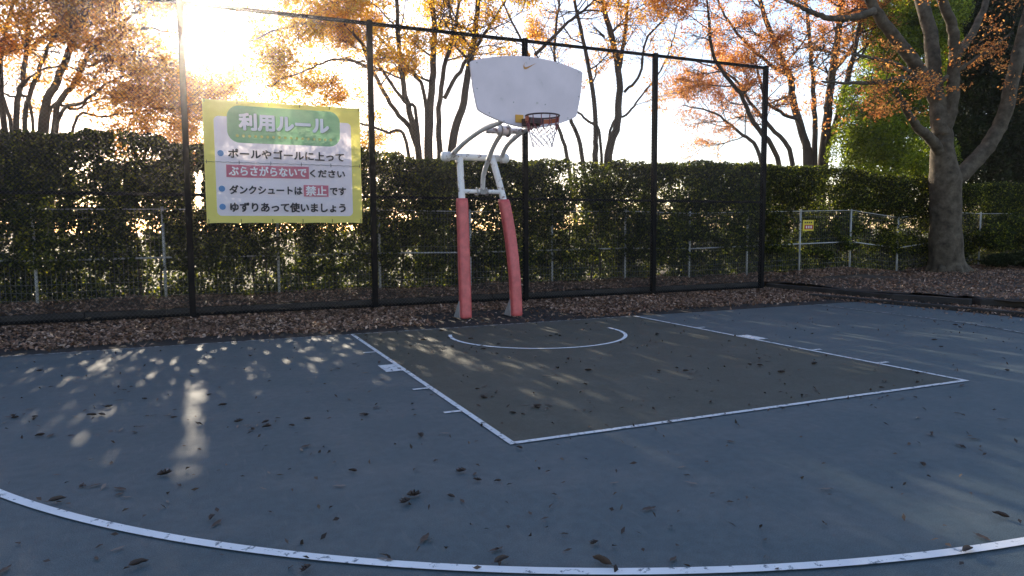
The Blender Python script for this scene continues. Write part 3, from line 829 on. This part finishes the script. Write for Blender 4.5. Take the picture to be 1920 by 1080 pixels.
# ------------------------------------------------------------------ trees
class Tree:
    def __init__(s, name, label, loc, bark, leaf, group=None):
        s.o = empty(name, loc); tag(s.o, label, 'tree', group)
        s.mb = MB(); s.tw = MB(); s.leaves = []; s.bark = bark; s.leaf = leaf
    def limb(s, pts, r0, r1, n=None, sides=10):
        c = curve(pts, n or max(8, len(pts)*5)); k = len(c)
        wob = rng.normal(size=(k, 3))*.012; wob[0] = 0
        c = c+wob
        r = np.linspace(0, 1, k); r = r0*(1-r)**1.0+r1*r
        s.mb.tube(c, r, sides)
        return c, r
    def branch(s, p, d, L, r, lvl, cfg):
        """grow one branch that bends upward or outward, with twigs and leaves"""
        k = 6 if lvl < 2 else 4
        pts = [p]; d = unit(d)
        for i in range(k):
            d = unit(d+rng.normal(size=3)*cfg.get('wig', .16)+np.array([0, 0, cfg.get('lift', .03)]))
            pts.append(pts[-1]+d*L/k)
        pts = np.array(pts)
        (s.mb if lvl == 0 else s.tw).tube(pts, np.linspace(r, max(.0035, r*.35), k+1), 6 if lvl == 0 else 4, True, False)
        if lvl >= cfg['levels']:
            m = cfg['leaves']
            m = rng.poisson(m)
            f = rng.uniform(.1, 1.05, m)*k; i = np.clip(f.astype(int), 0, k-1)
            q = pts[i]+(pts[i+1]-pts[i])*(f-i)[:, None]+rng.normal(size=(m, 3))*np.array([1, 1, .55])*cfg.get('spread', .09)
            s.leaves.append(q)
            return
        nb = cfg['n'][lvl]
        for j in range(nb):
            f = rng.uniform(.25, 1.0)*k; i = min(int(f), k-1)
            q = pts[i]+(pts[i+1]-pts[i])*(f-i)
            T = unit(pts[i+1]-pts[i]); side = unit(np.cross(T, rng.normal(size=3)))
            side[2] *= cfg.get('flat', .6)
            s.branch(q, T*rng.uniform(.5, 1.0)+side*rng.uniform(.6, 1.1), L*rng.uniform(.4, .7), r*.5, lvl+1, cfg)
    def dress(s, c, r, nb, L, cfg, t0=.25):
        """side branches all along a limb"""
        k = len(c)-1
        for j in range(nb):
            f = (t0+(1-t0)*(j+rng.uniform(0, 1))/nb)*k; i = min(int(f), k-1)
            q = c[i]+(c[i+1]-c[i])*(f-i); T = unit(c[i+1]-c[i]); side = unit(np.cross(T, rng.normal(size=3)))
            s.branch(q, T*rng.uniform(.35, .9)+side, L*rng.uniform(.6, 1.2), max(.008, r[i]*.42), 0, cfg)
    def finish(s, L, W, clump=.0, cut=None, up=.5):
        base = Matrix.Translation(-Vector(s.o.location))
        tr = s.mb.build('trunk', s.bark); tr.parent = s.o; tr.matrix_parent_inverse = base
        if s.tw.n:
            t_ = s.tw.build('twigs', s.bark); t_.parent = s.o; t_.matrix_parent_inverse = base
        P = np.concatenate(s.leaves)
        if clump: P = P[rng.random(len(P)) < np.clip((.6*vnoise(P, 1.3)+.4*vnoise(P+17, 3.2)-clump)*7, .06, 1)]
        if cut is not None: P = P[cut(P)]
        cr = quads('crown', leaf_quads(P, L, W, up, .5), s.leaf); cr.parent = s.o; cr.matrix_parent_inverse = base
        return len(P)

def px(Y0, dY, pts, base=None, ext=2.0):
    """limb through photograph pixels, receding by dY along its length, continued above the frame"""
    n = len(pts); out = [at(Y0+dY*(i/(n-1)), *p) for i, p in enumerate(pts)]
    if ext:
        d = unit(out[-1]-out[-2]); d = unit(d+np.array([0, 0, .25]))
        out.append(out[-1]+d*ext*.5); out.append(out[-1]+unit(d+np.array([0, .1, .15]))*ext*.5)
    if base is not None: out = [np.array(base, float)]+out
    return out

def forest_tree(name, label, Y0, limbs, leaf, cfg, base_xy, tr=F, Lsz=(.085, .05), nb=9, bl=1.5, clump=.36, cut=None, group=None):
    t = Tree(name, label, (base_xy[0], base_xy[1], 0), M['bark_dark'], leaf, group)
    depth = 15+0*Y0
    for dY, wpx, pts, ext in limbs:
        w0 = at(Y0, pts[0][0]-wpx/2, pts[0][1]); w1 = at(Y0, pts[0][0]+wpx/2, pts[0][1])
        r0 = np.linalg.norm((w1-w0)[:2])*.5*.80
        P0 = at(Y0, *pts[0])
        base = None
        if pts[0][1] > 215:
            b = np.array([base_xy[0]+(P0[0]-base_xy[0])*.55, base_xy[1]+(Y0-base_xy[1])*.5, 0])
            base = b
        c, r = t.limb(px(Y0, dY, pts, base, ext), r0*1.15 if base is not None else r0, max(.012, r0*.22))
        t.dress(c, r, nb, bl, cfg, .38 if base is not None else .2)
    n = t.finish(*Lsz, clump, cut)
    print(name, 'leaves', n)
    return t

cfgA = dict(levels=2, n=(7, 6), leaves=24, spread=.13, lift=.03, flat=.5, wig=.15)
G_TREES = 'autumn trees behind the hedge'
forest_tree('autumn_tree', 'leftmost multi stemmed tree with orange leaves near the low sun', 8.2, [
    (-.8, 16, [(8, 240), (0, 133), (10, 67), (25, -5)], 2.5),
    (.4, 16, [(30, 240), (43, 150), (53, 50), (60, -5)], 2.5),
    (1.2, 13, [(46, 240), (70, 140), (100, 73), (130, 40), (147, -5)], 2.5),
    (-.5, 22, [(80, 240), (110, 150), (137, 80), (163, 20), (176, -5)], 3),
    (.8, 16, [(100, 240), (143, 150), (177, 87), (233, 40), (287, 0)], 2.5),
    (-1.0, 10, [(106, 240), (160, 190), (207, 153), (240, 143), (300, 140), (370, 150)], 0),
    (1.4, 8, [(135, 245), (200, 220), (247, 213), (333, 233), (390, 240)], 0),
    (-1.5, 9, [(190, 70), (250, 55), (320, 60), (400, 95)], 0),
    (-1.2, 10, [(20, 235), (-20, 150), (-60, 60), (-90, 0)], 2),
    (.6, 8, [(60, 220), (20, 180), (-30, 170), (-90, 180)], 0), (1.6, 8, [(90, 225), (140, 205), (190, 185), (260, 190), (320, 200)], 0), (.2, 8, [(150, 130), (200, 110), (270, 105), (330, 120)], 0), (-1.4, 7, [(40, 160), (80, 130), (120, 125), (180, 145)], 0),
], M['orange'], cfgA, (-7.8, 8.4), nb=12, bl=1.5, clump=.47, group=G_TREES, cut=sun_gap)
forest_tree('autumn_tree', 'many stemmed tree with golden leaves behind the hedge left of the backboard', 8.0, [
    (.3, 20, [(803, 292), (807, 200), (813, 100), (812, -5)], 3),
    (-.6, 15, [(785, 292), (763, 190), (750, 115), (743, -5)], 3),
    (.6, 11, [(783, 288), (740, 205), (703, 140), (667, 57), (640, 20)], 1.5),
    (.9, 13, [(824, 292), (823, 200), (840, 100), (853, 50), (862, -5)], 2.5),
    (-.4, 19, [(846, 285), (870, 185), (887, 85), (897, -5)], 3),
    (-.8, 10, [(833, 185), (867, 125), (900, 77), (930, 30), (950, -5)], 2),
    (1.3, 8, [(763, 273), (723, 247), (680, 233), (610, 222), (560, 205)], 0),
    (-1.2, 8, [(783, 230), (757, 190), (707, 117), (640, 37), (600, -5)], 2),
    (1.8, 9, [(800, 220), (770, 130), (700, 60), (640, -10)], 2),
    (-1.6, 7, [(700, 130), (640, 110), (580, 130), (500, 160)], 0),
    (-1.6, 7, [(660, 60), (590, 45), (520, 55), (450, 90)], 0),
], M['yellow'], cfgA, (1.2, 8.4), nb=9, bl=1.35, clump=.40, cut=sun_gap, group=G_TREES)
t2 = forest_tree('autumn_tree', 'slender forked tree with sparse amber leaves right of the backboard', 10.0, [
    (.3, 12, [(1117, 300), (1117, 260), (1110, 160), (1087, 50), (1077, -5)], 2.5),
    (-.5, 17, [(1140, 300), (1157, 230), (1160, 133), (1137, 33), (1130, -5)], 2.5),
    (.6, 9, [(1160, 133), (1173, 50), (1178, -5)], 2),
    (-.9, 6, [(1170, 173), (1200, 140), (1213, 73), (1273, 7)], 1.2),
    (.8, 8, [(1064, 300), (1046, 237), (1020, 170), (985, 90), (950, 20)], 1.5),
    (1.0, 9, [(1093, 300), (1072, 228), (1050, 170), (1040, 100), (1047, 10)], 1.5),
    (-.6, 8, [(1003, 103), (1057, 50), (1107, 7)], 1),
    (1.2, 6, [(1127, 270), (1100, 225), (1060, 190), (1010, 110)], .5),
    (-1.0, 5, [(1143, 255), (1175, 215), (1195, 190), (1240, 130), (1260, 80)], .6),
], M['orange'], dict(cfgA, leaves=20, n=(6, 5)), (7.9, 10.2), nb=9, bl=1.4, clump=.46, cut=sky_gap, group=G_TREES)
forest_tree('autumn_tree', 'spreading tree with reddish orange leaves beyond the end of the chain link fence', 9.5, [
    (.3, 15, [(1515, 305), (1507, 260), (1487, 187), (1480, 140), (1447, 67), (1423, -5)], 2.5),
    (-.4, 17, [(1543, 305), (1550, 233), (1557, 167), (1573, 50), (1578, -5)], 2.5),
    (.5, 10, [(1527, 300), (1527, 200), (1520, 100), (1510, -5)], 2.5),
    (-.8, 12, [(1547, 293), (1567, 233), (1597, 117), (1603, 93), (1615, 30)], 1.5),
    (1.2, 9, [(1487, 305), (1440, 233), (1407, 193), (1370, 143), (1300, 113)], 0),
    (-1.3, 9, [(1460, 305), (1413, 230), (1390, 180), (1340, 110), (1330, 40)], 1),
    (1.6, 8, [(1425, 295), (1387, 250), (1340, 213), (1280, 197)], 0),
    (-.5, 7, [(1507, 257), (1467, 213), (1437, 190), (1420, 130)], .6),
    (.9, 7, [(1490, 150), (1430, 110), (1380, 60), (1350, 10)], 1),
    (-.9, 7, [(1550, 150), (1590, 100), (1620, 50), (1650, 20)], 1),
], M['red'], dict(cfgA, leaves=22), (16.4, 9.7), nb=9, bl=1.45, clump=.42, cut=sky_gap, group=G_TREES)

# big near tree on the bank
big = Tree('grey_tree', 'big smooth grey barked tree standing on the leaf covered bank at the right', (16.35, 3.95, .2), M['bark_gray'], M['red'])
TY = 3.95
def bl(dY, rp, pts, ext=1.5, r1=.25):
    n = len(pts); out = [at(TY+dY*(i/(n-1)), *p) for i, p in enumerate(pts)]
    if ext:
        d = unit(unit(out[-1]-out[-2])+np.array([0, 0, .2])); out += [out[-1]+d*ext*.5, out[-1]+d*ext]
    s_ = 17.5/F
    return big.limb(out, rp*s_, rp*s_*r1, None, 14)
base = at(TY, 1775, 512)
s_ = 20.6/F
tp = [base+np.array([0, 0, -.15]), base+np.array([0, 0, .06]), at(TY, 1774, 478), at(TY, 1773, 430), at(TY, 1773, 380), at(TY, 1772, 335), at(TY, 1768, 300), at(TY, 1766, 262)]
c = curve(tp, 30)
rr = np.interp(np.linspace(0, 1, 30), [0, .08, .22, .5, .72, .86, 1], [54*s_, 48*s_, 34*s_, 30.5*s_, 33*s_, 27*s_, 22*s_])
big.mb.tube(c, rr*np.linspace(.95, .80, 30)*(1+.02*np.sin(np.arange(30)*1.3)), 24)
for ang, ln in ((200, .85), (250, .7), (310, .8), (340, 1.1), (150, .6)):   # root flare
    a = math.radians(ang); d = np.array([math.cos(a), math.sin(a), 0])
    big.mb.tube([base+d*.25+np.array([0, 0, .32]), base+d*.5+np.array([0, 0, .10]), base+d*ln+np.array([0, 0, -.03])], [.20, .14, .04], 8)
L_ = []
L_.append(bl(-.6, 13, [(1770, 300), (1747, 262), (1722, 240), (1708, 222), (1690, 190), (1680, 165)], .0, .3))
L_.append(bl(.4, 21, [(1768, 275), (1768, 235), (1766, 200), (1748, 165), (1722, 130), (1690, 85), (1658, 45), (1630, 0)], 2, .35))
L_.append(bl(.8, 19, [(1766, 255), (1757, 195), (1750, 130), (1744, 60), (1726, -5)], 2.5, .55))
L_.append(bl(-.5, 15, [(1768, 250), (1783, 205), (1787, 150), (1790, 100), (1785, 50), (1765, -5)], 2.5, .5))
L_.append(bl(.2, 10, [(1786, 150), (1795, 105), (1815, 75), (1835, 40), (1850, 0)], 2, .5))
L_.append(bl(-1.0, 19, [(1778, 345), (1808, 322), (1843, 285), (1875, 235), (1893, 180), (1907, 110), (1925, 40), (1940, -20)], 2.5, .45))
L_.append(bl(-.8, 7, [(1745, 165), (1705, 145), (1660, 152), (1600, 157), (1540, 152)], 0, .25))
L_.append(bl(-1.3, 6, [(1740, 165), (1690, 125), (1640, 110), (1570, 95)], 0, .25))
L_.append(bl(-.6, 6, [(1752, 160), (1790, 135), (1830, 110), (1900, 62)], 0, .3))
L_.append(bl(.9, 8, [(1640, 20), (1590, 35), (1540, 30), (1500, 12), (1460, -5)], 0, .35))
cfgB = dict(levels=2, n=(5, 4), leaves=12, spread=.10, lift=-.01, flat=.35, wig=.16)
for i, (c, r) in enumerate(L_):
    big.dress(c, r*.6, 2 if i < 6 else 7, .9 if i < 6 else 1.3, cfgB, .7 if i < 6 else .2)
print('big leaves', big.finish(.085, .05, .40))

# evergreens
def evergreen(name, label, blobs, n, leaf, base, L=.11, W=.06, clump=.42, cat='tree', tz=3.0, trunk_r=.14):
    o = empty(name, (base[0], base[1], 0)); tag(o, label, cat)
    inv = Matrix.Translation(-Vector(o.location))
    if trunk_r:
        mb = MB(); mb.tube(curve([(base[0], base[1], -.05), (base[0]+.05, base[1], tz*.5), (base[0]-.05, base[1]+.05, tz)], 10), np.linspace(trunk_r, trunk_r*.4, 10), 8)
        for (cx, cy, cz, rx, ry, rz) in blobs:
            q = np.array([base[0], base[1], min(tz*.8, cz*.6)])
            mb.tube(curve([q, (q+np.array([cx, cy, cz]))/2+np.array([0, 0, -.2]), (cx, cy, cz)], 8), np.linspace(trunk_r*.5, .02, 8), 6)
        t_ = mb.build('trunk', M['bark_dark']); t_.parent = o; t_.matrix_parent_inverse = inv
    vol = np.array([b[3]*b[4]*b[5] for b in blobs]); vol = vol/vol.sum()
    Ps = []
    for b, f in zip(blobs, vol):
        m = int(n*f); d = unit(rng.normal(size=(m, 3))); r = rng.random(m)**.42
        q = d*r[:, None]
        q = q*(1+.35*(vnoise(d*1.0+np.array(b[:3]), 2.1)-.5))[:, None]
        Ps.append(q*np.array(b[3:])+np.array(b[:3]))
    P = np.concatenate(Ps); P = P[P[:, 2] > .1]
    P = P[rng.random(len(P)) < np.clip((.55*vnoise(P, 1.1)+.45*vnoise(P+5, 2.9)-clump)*7, .03, 1)]
    cr = quads('crown' if cat == 'tree' else 'foliage', leaf_quads(P, L, W, .3), leaf); cr.parent = o; cr.matrix_parent_inverse = inv
    return o
def B(Y, x, y, rx, ry_, rz):
    p = at(Y, x, y); return (*p, rx, ry_, rz)
evergreen('evergreen_tree', 'bright green leafy evergreen lit by the sun left of the grey tree', [
    B(8.0, 1640, 262, 1.7, 1.3, 1.7), B(8.3, 1620, 200, 1.0, 1.0, 1.2), B(8.4, 1690, 170, 1.8, 1.3, 1.8), B(8.3, 1720, 90, 1.9, 1.3, 1.7), B(8.6, 1670, 60, 1.5, 1.2, 1.5), B(8.0, 1720, 290, 1.8, 1.2, 1.2), B(8.5, 1730, 10, 2.0, 1.4, 1.8)],
    190000, M['green'], at(8.3, 1680, 400)[:2], clump=.36, tz=5)
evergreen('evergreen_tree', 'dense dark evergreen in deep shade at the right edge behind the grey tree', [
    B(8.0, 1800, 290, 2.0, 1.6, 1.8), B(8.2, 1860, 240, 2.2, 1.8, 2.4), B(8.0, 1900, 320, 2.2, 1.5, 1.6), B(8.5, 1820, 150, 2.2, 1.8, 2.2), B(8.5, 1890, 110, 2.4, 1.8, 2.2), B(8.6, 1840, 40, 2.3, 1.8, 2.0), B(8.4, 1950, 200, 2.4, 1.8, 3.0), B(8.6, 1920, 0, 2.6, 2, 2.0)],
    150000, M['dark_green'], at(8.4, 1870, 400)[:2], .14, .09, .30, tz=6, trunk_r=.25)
evergreen('shrub', 'low leafy green shrub just right of the grey tree trunk', [
    B(4.1, 1870, 445, .9, .4, .45), B(4.0, 1905, 440, .6, .4, .6)], 9000, M['hedge'], at(4.1, 1880, 480)[:2], .09, .055, .34, 'shrub', .8, .02)
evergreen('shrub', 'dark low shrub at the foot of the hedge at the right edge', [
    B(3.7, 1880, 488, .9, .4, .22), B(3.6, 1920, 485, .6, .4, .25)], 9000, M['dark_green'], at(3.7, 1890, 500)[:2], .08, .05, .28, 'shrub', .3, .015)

# ------------------------------------------------------------------ fallen leaves on the court
def leaf_mesh(name, L, W, curl, bend, mat, lobed=False):
    n = 9; V = []; Fs = []
    for i in range(n):
        t_ = i/(n-1)
        wdt = W*math.sin(math.pi*min(1, max(.02, t_**.8)))**.8*.5
        if lobed: wdt *= 1+.45*(-1)**i
        x = (t_-.5)*L; zc = bend*(2*t_-1)**2*L*.5+.002+random.uniform(0, .004)
        for s in (-1, 0, 1):
            V.append((x+(.012 if lobed and s else 0)*(-1)**i, s*wdt*(1-.4*curl), zc+abs(s)*curl*wdt*1.2+random.uniform(0, .002)))
    for i in range(n-1):
        for j in range(2): Fs.append((i*3+j, i*3+j+1, (i+1)*3+j+1, (i+1)*3+j))
    k = len(V)
    V += [(-L*.5, -.0015, bend*L*.5+.004), (-L*.5, .0015, bend*L*.5+.005), (-L*.5-.025, .003, bend*L*.5+.008)]; Fs.append((k, k+1, k+2))
    me = bpy.data.meshes.new(name); me.from_pydata(V, [], Fs); me.polygons.foreach_set('use_smooth', [True]*len(Fs)); me.materials.append(mat); me.update()
    return me
kinds = [('flat brown', leaf_mesh('leaf', .085, .028, .15, .05, M['dry_leaf'])), ('curled dark brown', leaf_mesh('leaf', .075, .036, .8, .12, M['dry_leaf'])),
         ('narrow pale tan', leaf_mesh('leaf', .080, .022, .3, .05, M['pale_leaf'])), ('crumpled lobed brown', leaf_mesh('leaf', .075, .046, .6, .18, M['dry_leaf'], True)),
         ('small brown', leaf_mesh('leaf', .045, .024, .4, .1, M['dry_leaf']))]
def gpx(x, y):
    d = FW+RT*(x-960)/F-UP*(y-540)/F; t_ = -CAM[2]/d[2]; return (CAM+d*t_)[:2]
protos = {}
GROUP = 'dry leaves fallen on the basketball court'
def put_leaf(k, x, y, rz, s=1, label=None, rx=0.0):
    kn, me = kinds[k]
    if k not in protos:
        o = bpy.data.objects.new('fallen_leaf', me); protos[k] = o
    else: o = protos[k].copy()
    COL.objects.link(o)
    o.location = (x, y, .004+abs(math.sin(rx))*.012); o.rotation_euler = (rx, random.uniform(-.1, .1), rz); o.scale = (s, s, s)
    where = 'dark grey key' if (abs(x) < 2.4 and -5.75 < y < 0) else ('blue court outside the arc' if math.hypot(x, y+1.575) > 6.75 else ('blue court left of the key' if x < -2.4 else ('blue court right of the key' if x > 2.4 else 'blue court in front of the key')))
    tag(o, label or f'{kn} dry leaf fallen on the {where}', 'leaf', GROUP)
    return o
special = [(1, 940, 1056, .3, 1.2, 'curled brown leaf touching the white arc line at the bottom edge', .2), (1, 1125, 1062, 1.9, 1.5, 'large brown leaf standing on edge across the white arc line', .9),
           (3, 310, 892, .4, 1.2, 'crumpled brown leaf cluster below the bright sun patch', .0), (3, 777, 932, .2, 1.2, 'large crumpled brown leaf alone in the blue foreground', .0),
           (0, 797, 1012, .9, 1.2, 'long pale brown leaf lying in the blue foreground above the arc', .0), (0, 1217, 957, .1, 1.1, 'flat brown leaf in the blue area between key and arc', .1),
           (1, 260, 1062, .5, 1.2, 'broad brown leaf lying near the bottom left below the arc', .1), (1, 1812, 1037, .1, 1.2, 'curled brown leaf on the sunlit end of the white arc line', .3),
           (3, 1527, 684, .1, 1.2, 'dark crumpled leaf at the far right of the dark grey key', .0), (3, 1232, 629, .3, 1.2, 'dark curled leaf just right of the small white half circle', .2),
           (4, 1543, 986, 1.2, 1.0, 'small tan upright leaf in the right foreground', .7), (1, 108, 942, .4, 1.2, 'curled brown leaf above the left end of the white arc', .3)]
for k, x, y, rz, s, lb, rx in special:
    g = gpx(x, y); put_leaf(k, g[0], g[1], rz, s, lb, rx)
count = len(special)
clusters = [(460, 800), (40, 780), (160, 770), (240, 810), (100, 820), (1420, 680), (1440, 682), (770, 690), (905, 655), (1050, 690), (700, 775), (640, 690), (900, 740), (1300, 700), (180, 910), (1010, 770), (250, 740), (320, 780), (730, 640), (850, 650), (1180, 640), (790, 640)]
while count < 300:
    if rng.random() < .38:
        cx, cy = clusters[rng.integers(len(clusters))]; x = cx+rng.normal()*22; y = cy+rng.normal()*7
    else:
        x = rng.uniform(-10, 1930); y = 605+(1080-605)*rng.random()**1.7
        if x > 1000 and y > 800 and rng.random() < .45: continue
    g = gpx(x, y)
    if g[1] > -.05 or g[0] > 7.6: continue
    near = y > 850
    k = int(rng.choice(5, p=[.28, .2, .22, .1, .2]))
    put_leaf(k, g[0], g[1], rng.uniform(0, 6.28), rng.uniform(.6, 1.1), None, rng.uniform(-.12, .12)); count += 1

# the many small leaves and leaf crumbs between them
x, y = scatter(900, -8.5, 7.9, -8.5, -.05)
gx = np.array([gpx(rng.uniform(-5, 1925), 603+470*rng.random()**2.2) for _ in range(420)])
gx = gx[(gx[:, 1] < -.05) & (gx[:, 0] < 7.9)]
x = np.r_[x[:350], gx[:, 0]]; y = np.r_[y[:350], gx[:, 1]]
litter('scattered_small_leaves', np.stack([x, y, np.full(len(x), .013)], 1), .042, .02, M['dry_leaf'])

# ------------------------------------------------------------------ haze volume added to imitate lens glare around the sun
mb = MB(); mb.box((-70, -40, -1.1), (90, 120, 22))
hz = mb.build('glare_haze', bpy.data.materials.new('glare_haze')); hm = hz.data.materials[0]; hm.use_nodes = True
ht = hm.node_tree; ht.nodes.clear(); ho = ht.nodes.new('ShaderNodeOutputMaterial'); hv = ht.nodes.new('ShaderNodeVolumePrincipled')
hv.inputs['Density'].default_value = .0011; hv.inputs['Anisotropy'].default_value = .93; hv.inputs['Color'].default_value = (1, .93, .90, 1)
ht.links.new(hv.outputs[0], ho.inputs['Volume'])
tag(hz, kind='stuff')
